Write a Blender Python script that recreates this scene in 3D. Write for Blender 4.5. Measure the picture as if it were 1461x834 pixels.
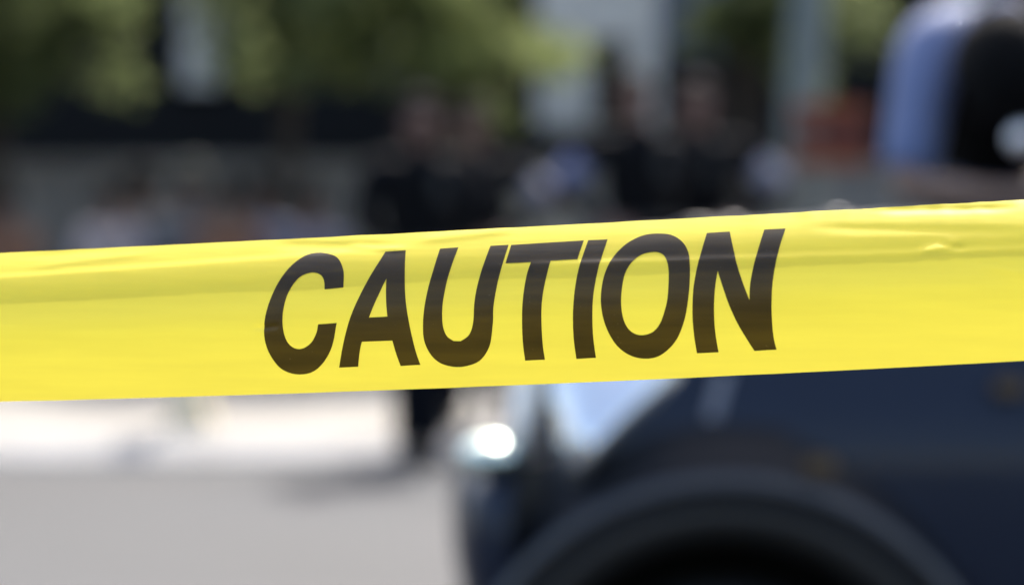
import bpy, bmesh, math, random
from mathutils import Vector, Matrix, noise
from mathutils.geometry import delaunay_2d_cdt

C = bpy.context.scene
R = math.radians
random.seed(7)
for o in list(bpy.data.objects): bpy.data.objects.remove(o)

# ------------------------------------------------------------------ camera
CAM_Z, FPX, HORIZON = 1.38, 4173.0, 257.0          # photo pixels: focal length, horizon row
cd = bpy.data.cameras.new('camera')
cam = bpy.data.objects.new('camera', cd); C.collection.objects.link(cam)
cam.location = (0, 0, CAM_Z); cam.rotation_euler = (R(90), 0, 0)
cd.sensor_width = 36; cd.lens = 36 * FPX / 1461
cd.shift_y = -(417 - HORIZON) / 1461
cd.clip_start = .05; cd.clip_end = 900
cd.dof.use_dof = True; cd.dof.focus_distance = 1.492; cd.dof.aperture_fstop = 4.2
cd.dof.aperture_blades = 0
C.camera = cam

# ------------------------------------------------------------------ daylight
SUN = Vector((.18, .62, .70)).normalized()          # towards the sun
w = bpy.data.worlds.new('World'); C.world = w; w.use_nodes = True
nt = w.node_tree; nt.nodes.clear()
sky = nt.nodes.new('ShaderNodeTexSky'); sky.sky_type = 'NISHITA'; sky.sun_disc = False
sky.sun_elevation = math.asin(SUN.z); sky.sun_rotation = math.atan2(SUN.x, SUN.y)
sky.air_density = 1.0; sky.dust_density = 5.0; sky.ozone_density = .3; sky.altitude = 100
bg = nt.nodes.new('ShaderNodeBackground'); bg.inputs[1].default_value = .15
wo = nt.nodes.new('ShaderNodeOutputWorld')
nt.links.new(sky.outputs[0], bg.inputs[0]); nt.links.new(bg.outputs[0], wo.inputs[0])
sl = bpy.data.lights.new('sun', 'SUN'); sl.energy = 2.8; sl.angle = R(.5); sl.color = (1, .96, .9)
so = bpy.data.objects.new('sun', sl); C.collection.objects.link(so)
so.location = (3, 6, 30); so.rotation_euler = SUN.to_track_quat('Z', 'Y').to_euler()
C.view_settings.view_transform = 'Standard'; C.view_settings.look = 'None'
C.view_settings.exposure = 1.53; C.view_settings.gamma = 1
C.cycles.use_denoising = True
C.cycles.max_bounces = 8
C.cycles.sample_clamp_indirect = 6
C.cycles.caustics_reflective = False; C.cycles.caustics_refractive = False

# ------------------------------------------------------------------ helpers
def at(px, py, d):                                   # a point of the place, d metres in front of the camera
    return Vector(((px - 730.5) * d / FPX, d, CAM_Z - (py - HORIZON) * d / FPX))

def mat(name, col, rough=.6, metal=0., var=.12, scale=6., bump=0., spec=.5, coat=0., trans=0., bscale=None):
    if metal < .5: col = [k*.68 for k in col]
    m = bpy.data.materials.new(name); m.use_nodes = True
    n = m.node_tree; p = n.nodes['Principled BSDF']
    p.inputs['Roughness'].default_value = rough; p.inputs['Metallic'].default_value = metal
    p.inputs['Specular IOR Level'].default_value = spec
    p.inputs['Coat Weight'].default_value = coat; p.inputs['Coat Roughness'].default_value = .05
    tc = n.nodes.new('ShaderNodeTexCoord')
    no = n.nodes.new('ShaderNodeTexNoise'); no.inputs['Scale'].default_value = scale; no.inputs['Detail'].default_value = 5
    n.links.new(tc.outputs['Object'], no.inputs['Vector'])
    rp = n.nodes.new('ShaderNodeValToRGB')
    col = [min(k, .92) for k in col]
    rp.color_ramp.elements[0].position = .3; rp.color_ramp.elements[1].position = .7
    rp.color_ramp.elements[0].color = [max(0, c * (1 - var)) for c in col] + [1]
    rp.color_ramp.elements[1].color = [min(1, c * (1 + var)) for c in col] + [1]
    n.links.new(no.outputs['Fac'], rp.inputs[0]); n.links.new(rp.outputs[0], p.inputs['Base Color'])
    if bump:
        b = n.nodes.new('ShaderNodeBump'); b.inputs['Strength'].default_value = bump; b.inputs['Distance'].default_value = .02
        n2 = n.nodes.new('ShaderNodeTexNoise'); n2.inputs['Scale'].default_value = bscale or scale * 8; n2.inputs['Detail'].default_value = 4
        n.links.new(tc.outputs['Object'], n2.inputs['Vector'])
        n.links.new(n2.outputs['Fac'], b.inputs['Height']); n.links.new(b.outputs[0], p.inputs['Normal'])
    if trans:
        t = n.nodes.new('ShaderNodeBsdfTranslucent'); mx = n.nodes.new('ShaderNodeMixShader'); mx.inputs[0].default_value = trans
        sc_ = n.nodes.new('ShaderNodeMixRGB'); sc_.blend_type = 'MULTIPLY'; sc_.inputs[0].default_value = 1; sc_.inputs[2].default_value = (3.5, 3.5, 3.0, 1)
        n.links.new(rp.outputs[0], sc_.inputs[1]); n.links.new(sc_.outputs[0], t.inputs[0])
        n.links.new(p.outputs[0], mx.inputs[1]); n.links.new(t.outputs[0], mx.inputs[2])
        n.links.new(mx.outputs[0], n.nodes['Material Output'].inputs[0])
    return m

class MB:
    def __init__(s): s.v = []; s.f = []
    def add(s, vs, fs):
        k = len(s.v); s.v += [tuple(v) for v in vs]; s.f += [tuple(i + k for i in f) for f in fs]; return s
    def box(s, x0, x1, y0, y1, z0, z1):
        return s.add([(x, y, z) for z in (z0, z1) for y in (y0, y1) for x in (x0, x1)],
                     [(0, 2, 3, 1), (4, 5, 7, 6), (0, 1, 5, 4), (2, 6, 7, 3), (0, 4, 6, 2), (1, 3, 7, 5)])
    def tube(s, pts, rad, n=12, caps=True):
        pts = [Vector(p) for p in pts]
        rad = rad if isinstance(rad, (list, tuple)) else [rad] * len(pts)
        vs = []
        for i, p in enumerate(pts):
            t = (pts[min(i + 1, len(pts) - 1)] - pts[max(i - 1, 0)]).normalized()
            a = t.cross(Vector((0, 0, 1)) if abs(t.z) < .9 else Vector((1, 0, 0))).normalized(); b = t.cross(a)
            vs += [p + (a * math.cos(q) + b * math.sin(q)) * rad[i] for q in (2 * math.pi * k / n for k in range(n))]
        fs = [(i * n + k, i * n + (k + 1) % n, (i + 1) * n + (k + 1) % n, (i + 1) * n + k) for i in range(len(pts) - 1) for k in range(n)]
        if caps: fs += [tuple(range(n))[::-1], tuple(range((len(pts) - 1) * n, len(pts) * n))]
        return s.add(vs, fs)
    def ball(s, c, r, nu=16, nv=10, fn=None):
        c = Vector(c); r = Vector(r) if hasattr(r, '__len__') else Vector((r, r, r))
        vs = []
        for j in range(nv + 1):
            for i in range(nu):
                th = math.pi * j / nv; ph = 2 * math.pi * i / nu
                d = Vector((math.sin(th) * math.cos(ph), math.sin(th) * math.sin(ph), math.cos(th)))
                k = fn(d) if fn else 1
                vs.append(c + Vector((d.x * r.x, d.y * r.y, d.z * r.z)) * k)
        fs = [(j * nu + i, (j + 1) * nu + i, (j + 1) * nu + (i + 1) % nu, j * nu + (i + 1) % nu) for j in range(nv) for i in range(nu)]
        return s.add(vs, fs)
    def ring(s, axis_c, prof, n=48, axis='y', a0=0, a1=2 * math.pi):
        """lathe: profile of (radius, along-axis) about a y axis through axis_c"""
        full = abs(a1 - a0 - 2 * math.pi) < 1e-6; m = n if full else n + 1; k = len(prof)
        vs = []
        for i in range(m):
            a = a0 + (a1 - a0) * i / n
            for r, h in prof:
                e = (r * math.cos(a), h, r * math.sin(a)) if axis == 'y' else (r * math.cos(a), r * math.sin(a), h)
                vs.append(Vector(axis_c) + Vector(e))
        fs = [(i * k + j, ((i + 1) % m) * k + j, ((i + 1) % m) * k + j + 1, i * k + j + 1) for i in range(n) for j in range(k - 1)]
        return s.add(vs, fs)
    def build(s, name, m, parent=None, smooth=False, bevel=0, off=(0, 0, 0)):
        me = bpy.data.meshes.new(name); o0 = Vector(off)
        me.from_pydata([tuple(Vector(v) - o0) for v in s.v], [], s.f); me.update()
        bm = bmesh.new(); bm.from_mesh(me)
        bmesh.ops.remove_doubles(bm, verts=bm.verts, dist=1e-5)
        bmesh.ops.recalc_face_normals(bm, faces=bm.faces)
        if bevel: bmesh.ops.bevel(bm, geom=bm.edges[:], offset=bevel, segments=2, affect='EDGES', clamp_overlap=True)
        bm.to_mesh(me); bm.free()
        if m: me.materials.append(m)
        o = bpy.data.objects.new(name, me); C.collection.objects.link(o)
        if parent is not None: o.parent = parent
        elif any(off): o.location = off
        if smooth: me.polygons.foreach_set('use_smooth', [True] * len(me.polygons))
        return o

def tag(o, label=None, cat=None, group=None, kind=None):
    for k, v in (('label', label), ('category', cat), ('group', group), ('kind', kind)):
        if v: o[k] = v
    return o
def thing(name, label, cat, loc=(0, 0, 0), rz=0, group=None):
    o = bpy.data.objects.new(name, None); o.empty_display_size = .1; C.collection.objects.link(o)
    o.location = loc; o.rotation_euler = (0, 0, rz)
    return tag(o, label, cat, group)

# ------------------------------------------------------------------ materials
M = dict(
    asphalt=mat('asphalt', (.0435, .0475, .0535), .85, var=.15, scale=.55, bump=.25, bscale=60),
    concrete=mat('pavement_concrete', (.345, .325, .29), .9, var=.08, scale=1.2, bump=.2, bscale=40),
    kerb=mat('kerb_stone', (.55, .53, .50), .85, var=.1, scale=3, bump=.2),
    wall=mat('grey_wall_stone', (.285, .275, .258), .85, var=.18, scale=1.5, bump=.3),
    pale_block=mat('pale_block_stone', (.50, .46, .39), .85, var=.15, scale=2.5, bump=.3),
    dark=mat('dark_cladding', (.009, .0095, .011), .6, var=.2, scale=2, spec=.2),
    lime=mat('pale_limestone', (.95, .88, .76), .85, var=.12, scale=2.5, bump=.3),
    dglass=mat('dark_window_glass', (.008, .010, .011), .08, var=.1, spec=.25),
    skyglass=mat('sky_reflection_window_glass', (.16, .20, .28), .15, var=.1, spec=.8),  # sky reflected in one window, put into the glass colour
    frame=mat('dark_window_frame', (.03, .03, .032), .4),
    paint=mat('navy_car_paint', (.017, .026, .050), .35, var=.05, spec=.14, coat=.24),
    satin=mat('dark_satin_arch', (.005, .007, .011), .5, var=.1, spec=.2),
    trim=mat('black_plastic_trim', (.028, .027, .026), .55, var=.1, bump=.1, bscale=200),
    rubber=mat('tyre_rubber', (.012, .012, .012), .8, var=.2, scale=30),
    well=mat('wheel_well_liner', (.006, .006, .006), .9),
    rim=mat('alloy_rim', (.10, .10, .105), .35, metal=.9),
    streak=mat('reflection_streak_grey', (.26, .26, .29), .45, metal=.3, var=.06),  # tone of the reflection streak on the wing
    chrome=mat('chrome', (.74, .86, .77), .19, metal=1., var=.02),
    alu=mat('brushed_aluminium', (.92, .89, .88), .35, metal=.7, var=.06),
    lens=mat('headlamp_lens', (1., .97, .92), .2, metal=.75, var=.03, spec=.6, coat=1.),
    brown_ref=mat('brown_reflection_tone', (.14, .085, .035), .4),  # tone of the brown reflections on the wing
    lipm=mat('arch_lip_paint', (.014, .016, .022), .32, spec=.5, coat=.6),
    cglass=mat('car_glass', (.01, .012, .015), .03, var=.02, spec=.7),
    skin=mat('skin_light', (.25, .135, .10), .5, var=.08, scale=12),
    skin2=mat('skin_brown', (.25, .14, .09), .5, var=.08, scale=12),
    skin3=mat('skin_tan', (.27, .16, .105), .5, var=.08, scale=12),
    hair=mat('black_hair', (.006, .0055, .0055), .85, spec=.15, var=.3, scale=40, bump=.5, bscale=150),
    hair2=mat('brown_hair', (.03, .02, .014), .8, spec=.2, var=.3, scale=40, bump=.5, bscale=150),
    blue=mat('light_blue_shirt_cloth', (.185, .24, .43), .75, var=.06, scale=30, bump=.15, bscale=14),
    bgrey=mat('blue_grey_sleeve_cloth', (.42, .41, .50), .8, var=.08, scale=30, bump=.15, bscale=14),
    dblue=mat('mid_blue_sleeve_cloth', (.27, .30, .52), .8, var=.06, scale=30, bump=.15, bscale=14),
    navy=mat('navy_uniform_cloth', (.005, .006, .010), .9, spec=.15, var=.15, scale=30, bump=.15, bscale=14),
    black=mat('black_vest_cloth', (.004, .004, .005), .85, spec=.15, var=.2, scale=30, bump=.2, bscale=60),
    shoe=mat('black_shoe_leather', (.010, .010, .010), .35, var=.1),
    pink=mat('pale_pink_cloth', (.52, .44, .44), .8, var=.06, scale=20),
    tan=mat('tan_cloth', (.21, .19, .14), .8, var=.06, scale=20),
    rust=mat('rust_brown_cloth', (.30, .15, .09), .8, var=.06, scale=20),
    pblue=mat('pale_blue_cloth', (.22, .24, .34), .8, var=.06, scale=20),
    lilac=mat('lilac_cloth', (.22, .20, .26), .8, var=.06, scale=20),
    grey=mat('grey_cloth', (.16, .16, .17), .8, var=.06, scale=20),
    beige=mat('cream_post_paint', (1.32, 1.14, .80), .6, var=.06, scale=6),
    post=mat('grey_green_post_paint', (.19, .23, .22), .5, var=.08, scale=5),
    orange=mat('orange_barrier_paint', (.30, .062, .008), .6, var=.08, scale=8),
    red=mat('dark_red_barrier_paint', (.10, .008, .007), .6, var=.08, scale=8),
    bark=mat('tree_bark', (.055, .045, .035), .9, var=.3, scale=12, bump=.6),
    leafd=mat('dark_leaves', (.085, .105, .050), .6, spec=.12, var=.45, scale=1.6, trans=.55),
    leafm=mat('green_leaves', (.14, .165, .085), .6, spec=.12, var=.4, scale=1.6, trans=.55),
    leaff=mat('fresh_leaves', (.13, .155, .070), .6, spec=.12, var=.4, scale=1.6, trans=.55),
)

# ------------------------------------------------------------------ ground
KY = 14.45
rd = MB().add([(-400, -400, 0), (400, -400, 0), (400, 400, 0), (-400, 400, 0)], [(0, 1, 2, 3)]).build('road', M['asphalt']); tag(rd, kind='structure')
sw = MB().box(-120, 120, KY + .16, 80, .0, .10).build('pavement', M['concrete']); tag(sw, kind='structure')
kb = MB()
for i in range(-20, 20):                               # low sloping kerb stones
    kb.add([(x, y, z) for x in (i*1.5, i*1.5+1.49) for y, z in ((KY-.08, .0), (KY+.155, .0), (KY+.155, .104), (KY+.10, .104), (KY-.08, .015))],
           [(0, 1, 2, 3, 4), (9, 8, 7, 6, 5), (0, 5, 6, 1), (1, 6, 7, 2), (2, 7, 8, 3), (3, 8, 9, 4), (4, 9, 5, 0)])
kb = kb.build('kerb', M['kerb']); tag(kb, kind='structure')

# ------------------------------------------------------------------ caution tape
PT = (.00889439, .05537258, 1.35570341); PB = (.03057447, .05385776, 1.27489708)
XL, XR = -.36, .36
def edge(p, x):
    if x < XL: return p[0]*XL*XL + p[1]*XL + p[2] + (2*p[0]*XL + p[1]) * (x - XL)
    if x > XR: return p[0]*XR*XR + p[1]*XR + p[2] + (2*p[0]*XR + p[1]) * (x - XR)
    return p[0]*x*x + p[1]*x + p[2]
TN = Vector((-.1943, -1, 0)).normalized()
def crease(x, v, x0, v0, x1, v1, wd, h):
    """a soft fold along a line from (x0,v0) to (x1,v1); x in metres, v as half widths"""
    k = .04
    ax, ay, bx, by, qx, qy = x0, v0*k, x1, v1*k, x, v*k
    dx, dy = bx-ax, by-ay; L2 = dx*dx+dy*dy
    t = max(0, min(1, ((qx-ax)*dx+(qy-ay)*dy)/L2))
    ex, ey = qx-ax-t*dx, qy-ay-t*dy
    r = math.hypot(ex, ey) / wd
    fade = min(1, 6*t*(1-t) + .15)
    return h * math.exp(-r*r) * fade
def step(x, v, v0, slope, wd, h, xa, xb):
    """one side of a line pressed in: the long crease where the film was folded"""
    s = (v - v0 - slope*x) * .04 / wd
    f = max(0, min(1, (x-xa)/.06)) * max(0, min(1, (xb-x)/.06))
    return h * f * .5 * (1 + math.tanh(s))
def tape(x, v, off=0.):
    b, t = edge(PB, x), edge(PT, x)
    wgt = max(0., 1 - max(0, abs(x) - .5) / 1.1) ** .7
    w_ = (.020 * (1 - v*v) - .012 * .06 * math.log1p(math.exp((v-.5)/.06))) * wgt
    w_ += .0005 * noise.noise(Vector((x*9, v*.7, 3.1)))
    w_ += .00014 * noise.noise(Vector((x*60, v*2.2, 9.0))) * (.35 + max(0, v))
    w_ += step(x, v, .56, -.55, .0011, -.0012, -.02, .5)
    w_ += step(x, v, .86, .6, .0009, -.0007, -.34, -.04)
    for c in ((.150, .80, .255, .60, .0022, -.0005), (.205, .43, .222, .50, .0022, .0013), (.214, .52, .226, .44, .0014, -.0010),
              (-.085, .86, -.055, .80, .0012, .0007), (-.125, .93, -.060, .83, .0022, -.0007), (-.255, .80, -.19, .90, .0016, .0003),
              (-.262, .93, -.21, .97, .0014, -.0003), (.18, .97, .25, .90, .0016, -.0007), 
              (-.129, -.12, -.120, -.10, .0012, -.0008), (.235, .25, .262, .05, .003, .0005), (-.05, .9, .0, .97, .002, .0005)):
        if abs(x - .5*(c[0]+c[2])) < .1: w_ += 1.1 * crease(x, v, *c)
    if v > .9: b += 0; w_ += (v-.9)*.006*noise.noise(Vector((x*140, 0, 1))) * (.2 + .8*max(0, min(1, (x-.1)/.1)))
    t += .00028 * noise.noise(Vector((x*55, 0, 2))) + .00022 * noise.noise(Vector((x*170, 0, 5))) * max(0, min(1, (x-.05)/.1))
    b += .00012 * noise.noise(Vector((x*40, 4, 2)))
    return Vector((x, 1.5 - .1943*x, (b+t)/2 + (t-b)/2*v)) + TN * (w_ + off)

def film_mat(name, col, tcol, mixf, rough, spec, coat=0, crough=.3, var=.03):
    m = bpy.data.materials.new(name); m.use_nodes = True
    n = m.node_tree; p = n.nodes['Principled BSDF']
    p.inputs['Roughness'].default_value = rough; p.inputs['Specular IOR Level'].default_value = spec
    p.inputs['Coat Weight'].default_value = coat; p.inputs['Coat Roughness'].default_value = crough
    tc = n.nodes.new('ShaderNodeTexCoord'); mp = n.nodes.new('ShaderNodeMapping'); mp.inputs['Scale'].default_value = (14, 14, 160)
    no = n.nodes.new('ShaderNodeTexNoise'); no.inputs['Scale'].default_value = 1; no.inputs['Detail'].default_value = 6
    n.links.new(tc.outputs['Object'], mp.inputs[0]); n.links.new(mp.outputs[0], no.inputs['Vector'])
    def ramp(c, v):
        r = n.nodes.new('ShaderNodeValToRGB'); r.color_ramp.elements[0].position = .3; r.color_ramp.elements[1].position = .7
        r.color_ramp.elements[0].color = [k*(1-v) for k in c]+[1]; r.color_ramp.elements[1].color = [min(1, k*(1+v)) for k in c]+[1]
        n.links.new(no.outputs['Fac'], r.inputs[0]); return r
    cr_ = ramp(col, var)
    if var > .1:                                        # tiny pinholes and scuffs in the print
        n2 = n.nodes.new('ShaderNodeTexNoise'); n2.inputs['Scale'].default_value = 520; n2.inputs['Detail'].default_value = 3
        n.links.new(tc.outputs['Object'], n2.inputs['Vector'])
        r2 = n.nodes.new('ShaderNodeValToRGB'); r2.color_ramp.elements[0].position = .70; r2.color_ramp.elements[1].position = .80
        n.links.new(n2.outputs['Fac'], r2.inputs[0])
        m2 = n.nodes.new('ShaderNodeMixRGB'); m2.inputs[2].default_value = (.16, .14, .09, 1)
        n.links.new(r2.outputs[0], m2.inputs[0]); n.links.new(cr_.outputs[0], m2.inputs[1]); cr_ = m2
    n.links.new(cr_.outputs[0], p.inputs['Base Color'])
    b = n.nodes.new('ShaderNodeBump'); b.inputs['Strength'].default_value = .10; b.inputs['Distance'].default_value = .002
    n.links.new(no.outputs['Fac'], b.inputs['Height']); n.links.new(b.outputs[0], p.inputs['Normal'])
    t = n.nodes.new('ShaderNodeBsdfTranslucent'); n.links.new(ramp(tcol, var).outputs[0], t.inputs[0])
    mx = n.nodes.new('ShaderNodeMixShader'); mx.inputs[0].default_value = mixf
    n.links.new(p.outputs[0], mx.inputs[1]); n.links.new(t.outputs[0], mx.inputs[2])
    n.links.new(mx.outputs[0], n.nodes['Material Output'].inputs[0])
    return m
film = film_mat('yellow_plastic_film', (.98, .765, .062), (.85, .76, .085), .16, .42, .3, 0.12, .42, .035)
ink = film_mat('black_tape_ink', (.020, .017, .012), (.30, .235, .035), .26, .42, .32, 0.14, .42, .22)

XA, XB, NXT, NVT = -2.4, 2.4, 0, 84
xs = []
x = XA
while x < XB:
    xs.append(x); x += .0022 if -.31 < x < .31 else .012
xs.append(XB)
tb = MB()
vs = [tape(x, -1 + 2*j/NVT) for x in xs for j in range(NVT+1)]
fs = [(i*(NVT+1)+j, (i+1)*(NVT+1)+j, (i+1)*(NVT+1)+j+1, i*(NVT+1)+j+1) for i in range(len(xs)-1) for j in range(NVT)]
me = bpy.data.meshes.new('caution_tape'); me.from_pydata(vs, [], fs); me.materials.append(film)
me.polygons.foreach_set('use_smooth', [True]*len(me.polygons))
tp = bpy.data.objects.new('caution_tape', me); C.collection.objects.link(tp)
tag(tp, 'yellow plastic caution tape with black CAUTION lettering stretched across the street', 'tape')

LETTERS = [  # outlines on the tape: mm along it,thousandths of its half width
    ('C', [[(-83.03,349.6),(-83.68,521.3),(-85.71,635.1),(-88.34,717.5),(-91.99,771.7),(-98.57,808.9),(-104.59,795.3),(-109.39,727.0),(-113.32,628.2),(-116.54,498.9),(-119.38,338.8),(-121.93,147.4),(-123.41,-31.5),(-123.84,-182.6),(-123.29,-336.1),(-121.3,-492.7),(-117.88,-636.8),(-113.5,-713.5),(-107.94,-744.1),(-101.87,-724.3),(-96.36,-641.2),(-91.19,-490.4),(-88.06,-324.7),(-85.86,-93.9),(-95.51,-99.0),(-96.53,-203.7),(-99.02,-313.8),(-102.33,-381.0),(-105.88,-408.3),(-109.1,-386.7),(-111.68,-322.8),(-113.23,-223.5),(-113.98,-86.3),(-113.84,64.1),(-112.84,212.6),(-111.35,330.2),(-108.82,446.1),(-105.65,525.3),(-101.02,561.4),(-97.21,545.3),(-94.66,498.3),(-93.27,428.9),(-92.76,339.6)]]),
    ('A',[[(-53.85,782.6),(-51.93,485.1),(-50.57,189.6),(-49.56,10.9),(-47.81,-260.0),(-46.24,-504.8),(-44.84,-676.2),(-55.07,-681.5),(-56.39,-525.1),(-57.73,-346.4),(-73.38,-345.6),(-74.74,-445.1),(-76.94,-669.2),(-86.89,-675.3),(-84.35,-466.3),(-81.76,-255.0),(-79.65,-91.3),(-77.2,70.5),(-73.86,259.7),(-69.86,476.3),(-66.38,662.6),(-64.33,780.4)],[(-61.17,442.9),(-60.92,319.1),(-60.41,141.4),(-59.72,-37.6),(-69.17,-39.5),(-66.91,104.0),(-64.16,263.7)]]),
    ('U',[[(-36.07,781.7),(-37.42,526.7),(-39.39,265.4),(-40.88,31.1),(-41.62,-176.5),(-41.59,-327.0),(-40.57,-449.5),(-38.11,-574.7),(-34.37,-665.2),(-29.22,-714.1),(-23.85,-726.0),(-17.64,-695.2),(-13.09,-631.9),(-9.31,-513.3),(-7.28,-379.1),(-5.85,-156.1),(-5.52,21.0),(-4.05,283.4),(-2.49,514.6),(-0.92,785.6),(-10.17,782.4),(-11.49,612.4),(-12.91,439.7),(-14.47,237.0),(-15.33,61.7),(-15.73,-115.4),(-16.88,-248.3),(-19.13,-336.0),(-22.9,-392.3),(-26.48,-385.4),(-29.54,-324.7),(-31.22,-217.7),(-31.64,-68.1),(-31.31,109.1),(-29.97,342.7),(-28.49,545.4),(-26.63,784.9)]]),
    ('T',[[(0.48,783.7),(37.19,793.1),(35.44,563.9),(22.01,563.0),(20.94,399.1),(19.62,196.8),(18.81,-7.4),(18.59,-243.8),(18.56,-483.9),(18.83,-676.7),(8.79,-677.9),(8.59,-472.8),(8.75,-232.6),(9.07,3.9),(9.74,208.4),(10.79,411.3),(12.15,557.6),(-0.77,558.7)]]),
    ('I',[[(39.45,793.2),(49.22,792.4),(47.49,569.2),(45.96,339.7),(44.77,108.4),(44.29,-125.5),(44.19,-392.8),(44.6,-681.3),(34.74,-685.4),(34.36,-441.5),(34.41,-202.6),(34.9,32.5),(35.73,265.0),(37.3,524.1)]]),
    ('O',[[(76.13,827.5),(82.23,793.5),(87.43,706.0),(90.7,586.7),(92.3,426.5),(92.58,195.0),(91.74,-36.5),(90.08,-239.8),(86.8,-443.6),(82.3,-588.7),(76.05,-696.9),(69.47,-722.7),(62.58,-680.8),(56.53,-563.9),(52.34,-387.3),(49.75,-191.0),(48.58,16.2),(48.81,191.0),(50.03,363.7),(52.92,548.1),(57.48,686.5),(62.86,775.1),(69.05,825.0)],[(73.49,605.8),(77.48,580.6),(80.11,513.9),(81.6,411.2),(82.12,266.0),(81.73,34.3),(80.29,-124.8),(77.77,-283.8),(74.07,-383.4),(69.07,-419.2),(64.67,-393.0),(61.33,-308.5),(59.41,-173.0),(58.68,4.1),(59.14,207.5),(60.58,379.7),(63.7,505.8),(68.07,583.8)]]),
    ('N',[[(98.99,803.5),(110.35,805.9),(113.03,601.0),(116.02,367.2),(119.17,146.7),(122.1,-45.7),(122.3,128.2),(123.29,300.2),(124.94,513.7),(127.5,809.1),(137.97,809.5),(136.0,599.5),(134.49,371.9),(133.35,142.8),(132.92,-88.7),(132.95,-323.3),(133.4,-532.1),(134.41,-684.3),(123.51,-688.5),(119.79,-514.7),(116.08,-331.3),(112.26,-106.0),(108.76,145.5),(106.23,330.8),(105.28,150.0),(104.75,-52.8),(104.67,-287.4),(105.09,-496.2),(105.83,-684.5),(95.1,-683.3),(94.41,-482.9),(94.0,-274.1),(94.06,-68.6),(94.59,163.5),(96.16,421.5),(97.73,635.2)]]),
]


def smooth_loop(pts, n=5):
    """Catmull-Rom through the outline, corners kept sharp"""
    P = [Vector((p[0], p[1]*.04)) for p in pts]; k = len(P); out = []
    def corner(i):
        a = P[i]-P[i-1]; b = P[(i+1) % k]-P[i]
        return a.angle(b, 0) > R(33)
    cr = [corner(i) for i in range(k)]
    for i in range(k):
        p1, p2 = P[i], P[(i+1) % k]
        p0 = P[i-1] if not cr[i] else p1*2-p2
        p3 = P[(i+2) % k] if not cr[(i+1) % k] else p2*2-p1
        if cr[i] and cr[(i+1) % k]:
            m_ = 4
            out += [p1.lerp(p2, q/m_) for q in range(m_)]; continue
        for q in range(n):
            t = q/n
            out.append(.5*((2*p1)+(p2-p0)*t+(2*p0-5*p1+4*p2-p3)*t*t+(3*p1-p0-3*p2+p3)*t**3))
    return out
def inside(p, loops):
    c = False
    for lp in loops:
        j = len(lp)-1
        for i in range(len(lp)):
            a, b = lp[i], lp[j]
            if (a.y > p.y) != (b.y > p.y) and p.x < (b.x-a.x)*(p.y-a.y)/(b.y-a.y)+a.x: c = not c
            j = i
    return c
for ch, loops in LETTERS:
    lp = [smooth_loop(l) for l in loops]
    pv, pe = [], []
    for l in lp:
        k = len(pv); pv += l; pe += [(k+i, k+(i+1) % len(l)) for i in range(len(l))]
    x0, x1 = min(p.x for p in lp[0]), max(p.x for p in lp[0]); y0, y1 = min(p.y for p in lp[0]), max(p.y for p in lp[0])
    gx = x0
    while gx < x1:
        gy = y0
        while gy < y1:
            q = Vector((gx + .13*math.sin(gy*9), gy + .1*math.sin(gx*7)))
            if inside(q, lp) and min((q-b).length for b in pv[:sum(map(len, lp))]) > .45: pv.append(q)
            gy += 1.0
        gx += 1.6
    V, E, Fc, *_ = delaunay_2d_cdt(pv, pe, [], 0, 1e-5)
    Fc = [f for f in Fc if inside(sum((V[i] for i in f), Vector((0, 0)))/len(f), lp)]
    used = sorted({i for f in Fc for i in f}); ix = {k: i for i, k in enumerate(used)}
    def front(f):                                       # wind every face towards the street
        p, q, r = (V[i] for i in f[:3]); return f if (q-p).cross(r-p) > 0 else f[::-1]
    VV = [V[i].y/40 for i in used]
    me = bpy.data.meshes.new('letter')
    me.from_pydata([tape(V[i].x/1000, V[i].y/40, .0003) for i in used], [], [[ix[i] for i in front(list(f))] for f in Fc]); me.materials.append(ink)
    me.polygons.foreach_set('use_smooth', [True]*len(me.polygons))
    o = bpy.data.objects.new('letter', me); C.collection.objects.link(o); o.parent = tp
    e_ = .0008
    me.normals_split_custom_set_from_vertices([((tape(v.co.x+e_, q)-tape(v.co.x-e_, q)).cross(tape(v.co.x, q+.02)-tape(v.co.x, q-.02))).normalized()
                                               for v, q in ((v, VV[i]) for i, v in enumerate(me.vertices))])
    o['label'] = 'black printed capital letter ' + ch

# ------------------------------------------------------------------ the dark blue truck at the right
CY = 5.70; HW = .75                                    # centre line and half width
WX, WZ, WR = .36, .41, .425                            # front wheel opening
car = thing('police_truck', 'dark navy truck with pale headlamp and wide wheel arch, under the tape at right', 'truck', (WX, CY, 0))
def cb(mb, name, m, smooth=False, bevel=0, parent=None):
    o = mb.build(name, m, None, smooth, bevel)
    p = parent or car
    o.parent = p; o.matrix_parent_inverse = Matrix.Translation((-WX, -CY, 0))
    if parent: o.matrix_parent_inverse = Matrix()
    return o
def hood_z(x):                                          # height of the bonnet's middle along the truck
    t = max(0, min(1, (x-.06)/1.1)); return 1.255 + .075*t**.8
def side_prof(x):
    """half section from sill to bonnet middle: (distance from centre line, z)"""
    zc = hood_z(x) if x < 1.2 else 1.30
    f = max(0, min(1, (.20-x)/.14)); sh = .035*f*f       # nose narrows
    w0 = HW - sh
    pr = [(w0-.05, .46), (w0-.02, .52), (w0-.006, .60), (w0, .70), (w0+.004, .80), (w0+.004, .88), (w0-.003, .945), (w0-.016, .99), (w0-.036, 1.04), (w0-.064, 1.09)]
    for k in range(1, 7):
        a = k/6*R(90)
        pr.append((w0-.064-.10*(1-math.cos(a)), 1.09+(zc-.035-1.09)*math.sin(a)))
    for k in range(1, 7):
        t = k/6; pr.append(((w0-.164)*(1-t), zc-.035+.035*math.sin(t*R(90))))
    return pr
bm_ = bmesh.new()
xs_ = [.066, .075, .09, .11, .14] + [.17+.02*i for i in range(50)] + [1.2+.06*i for i in range(50)]
rows = []
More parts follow.
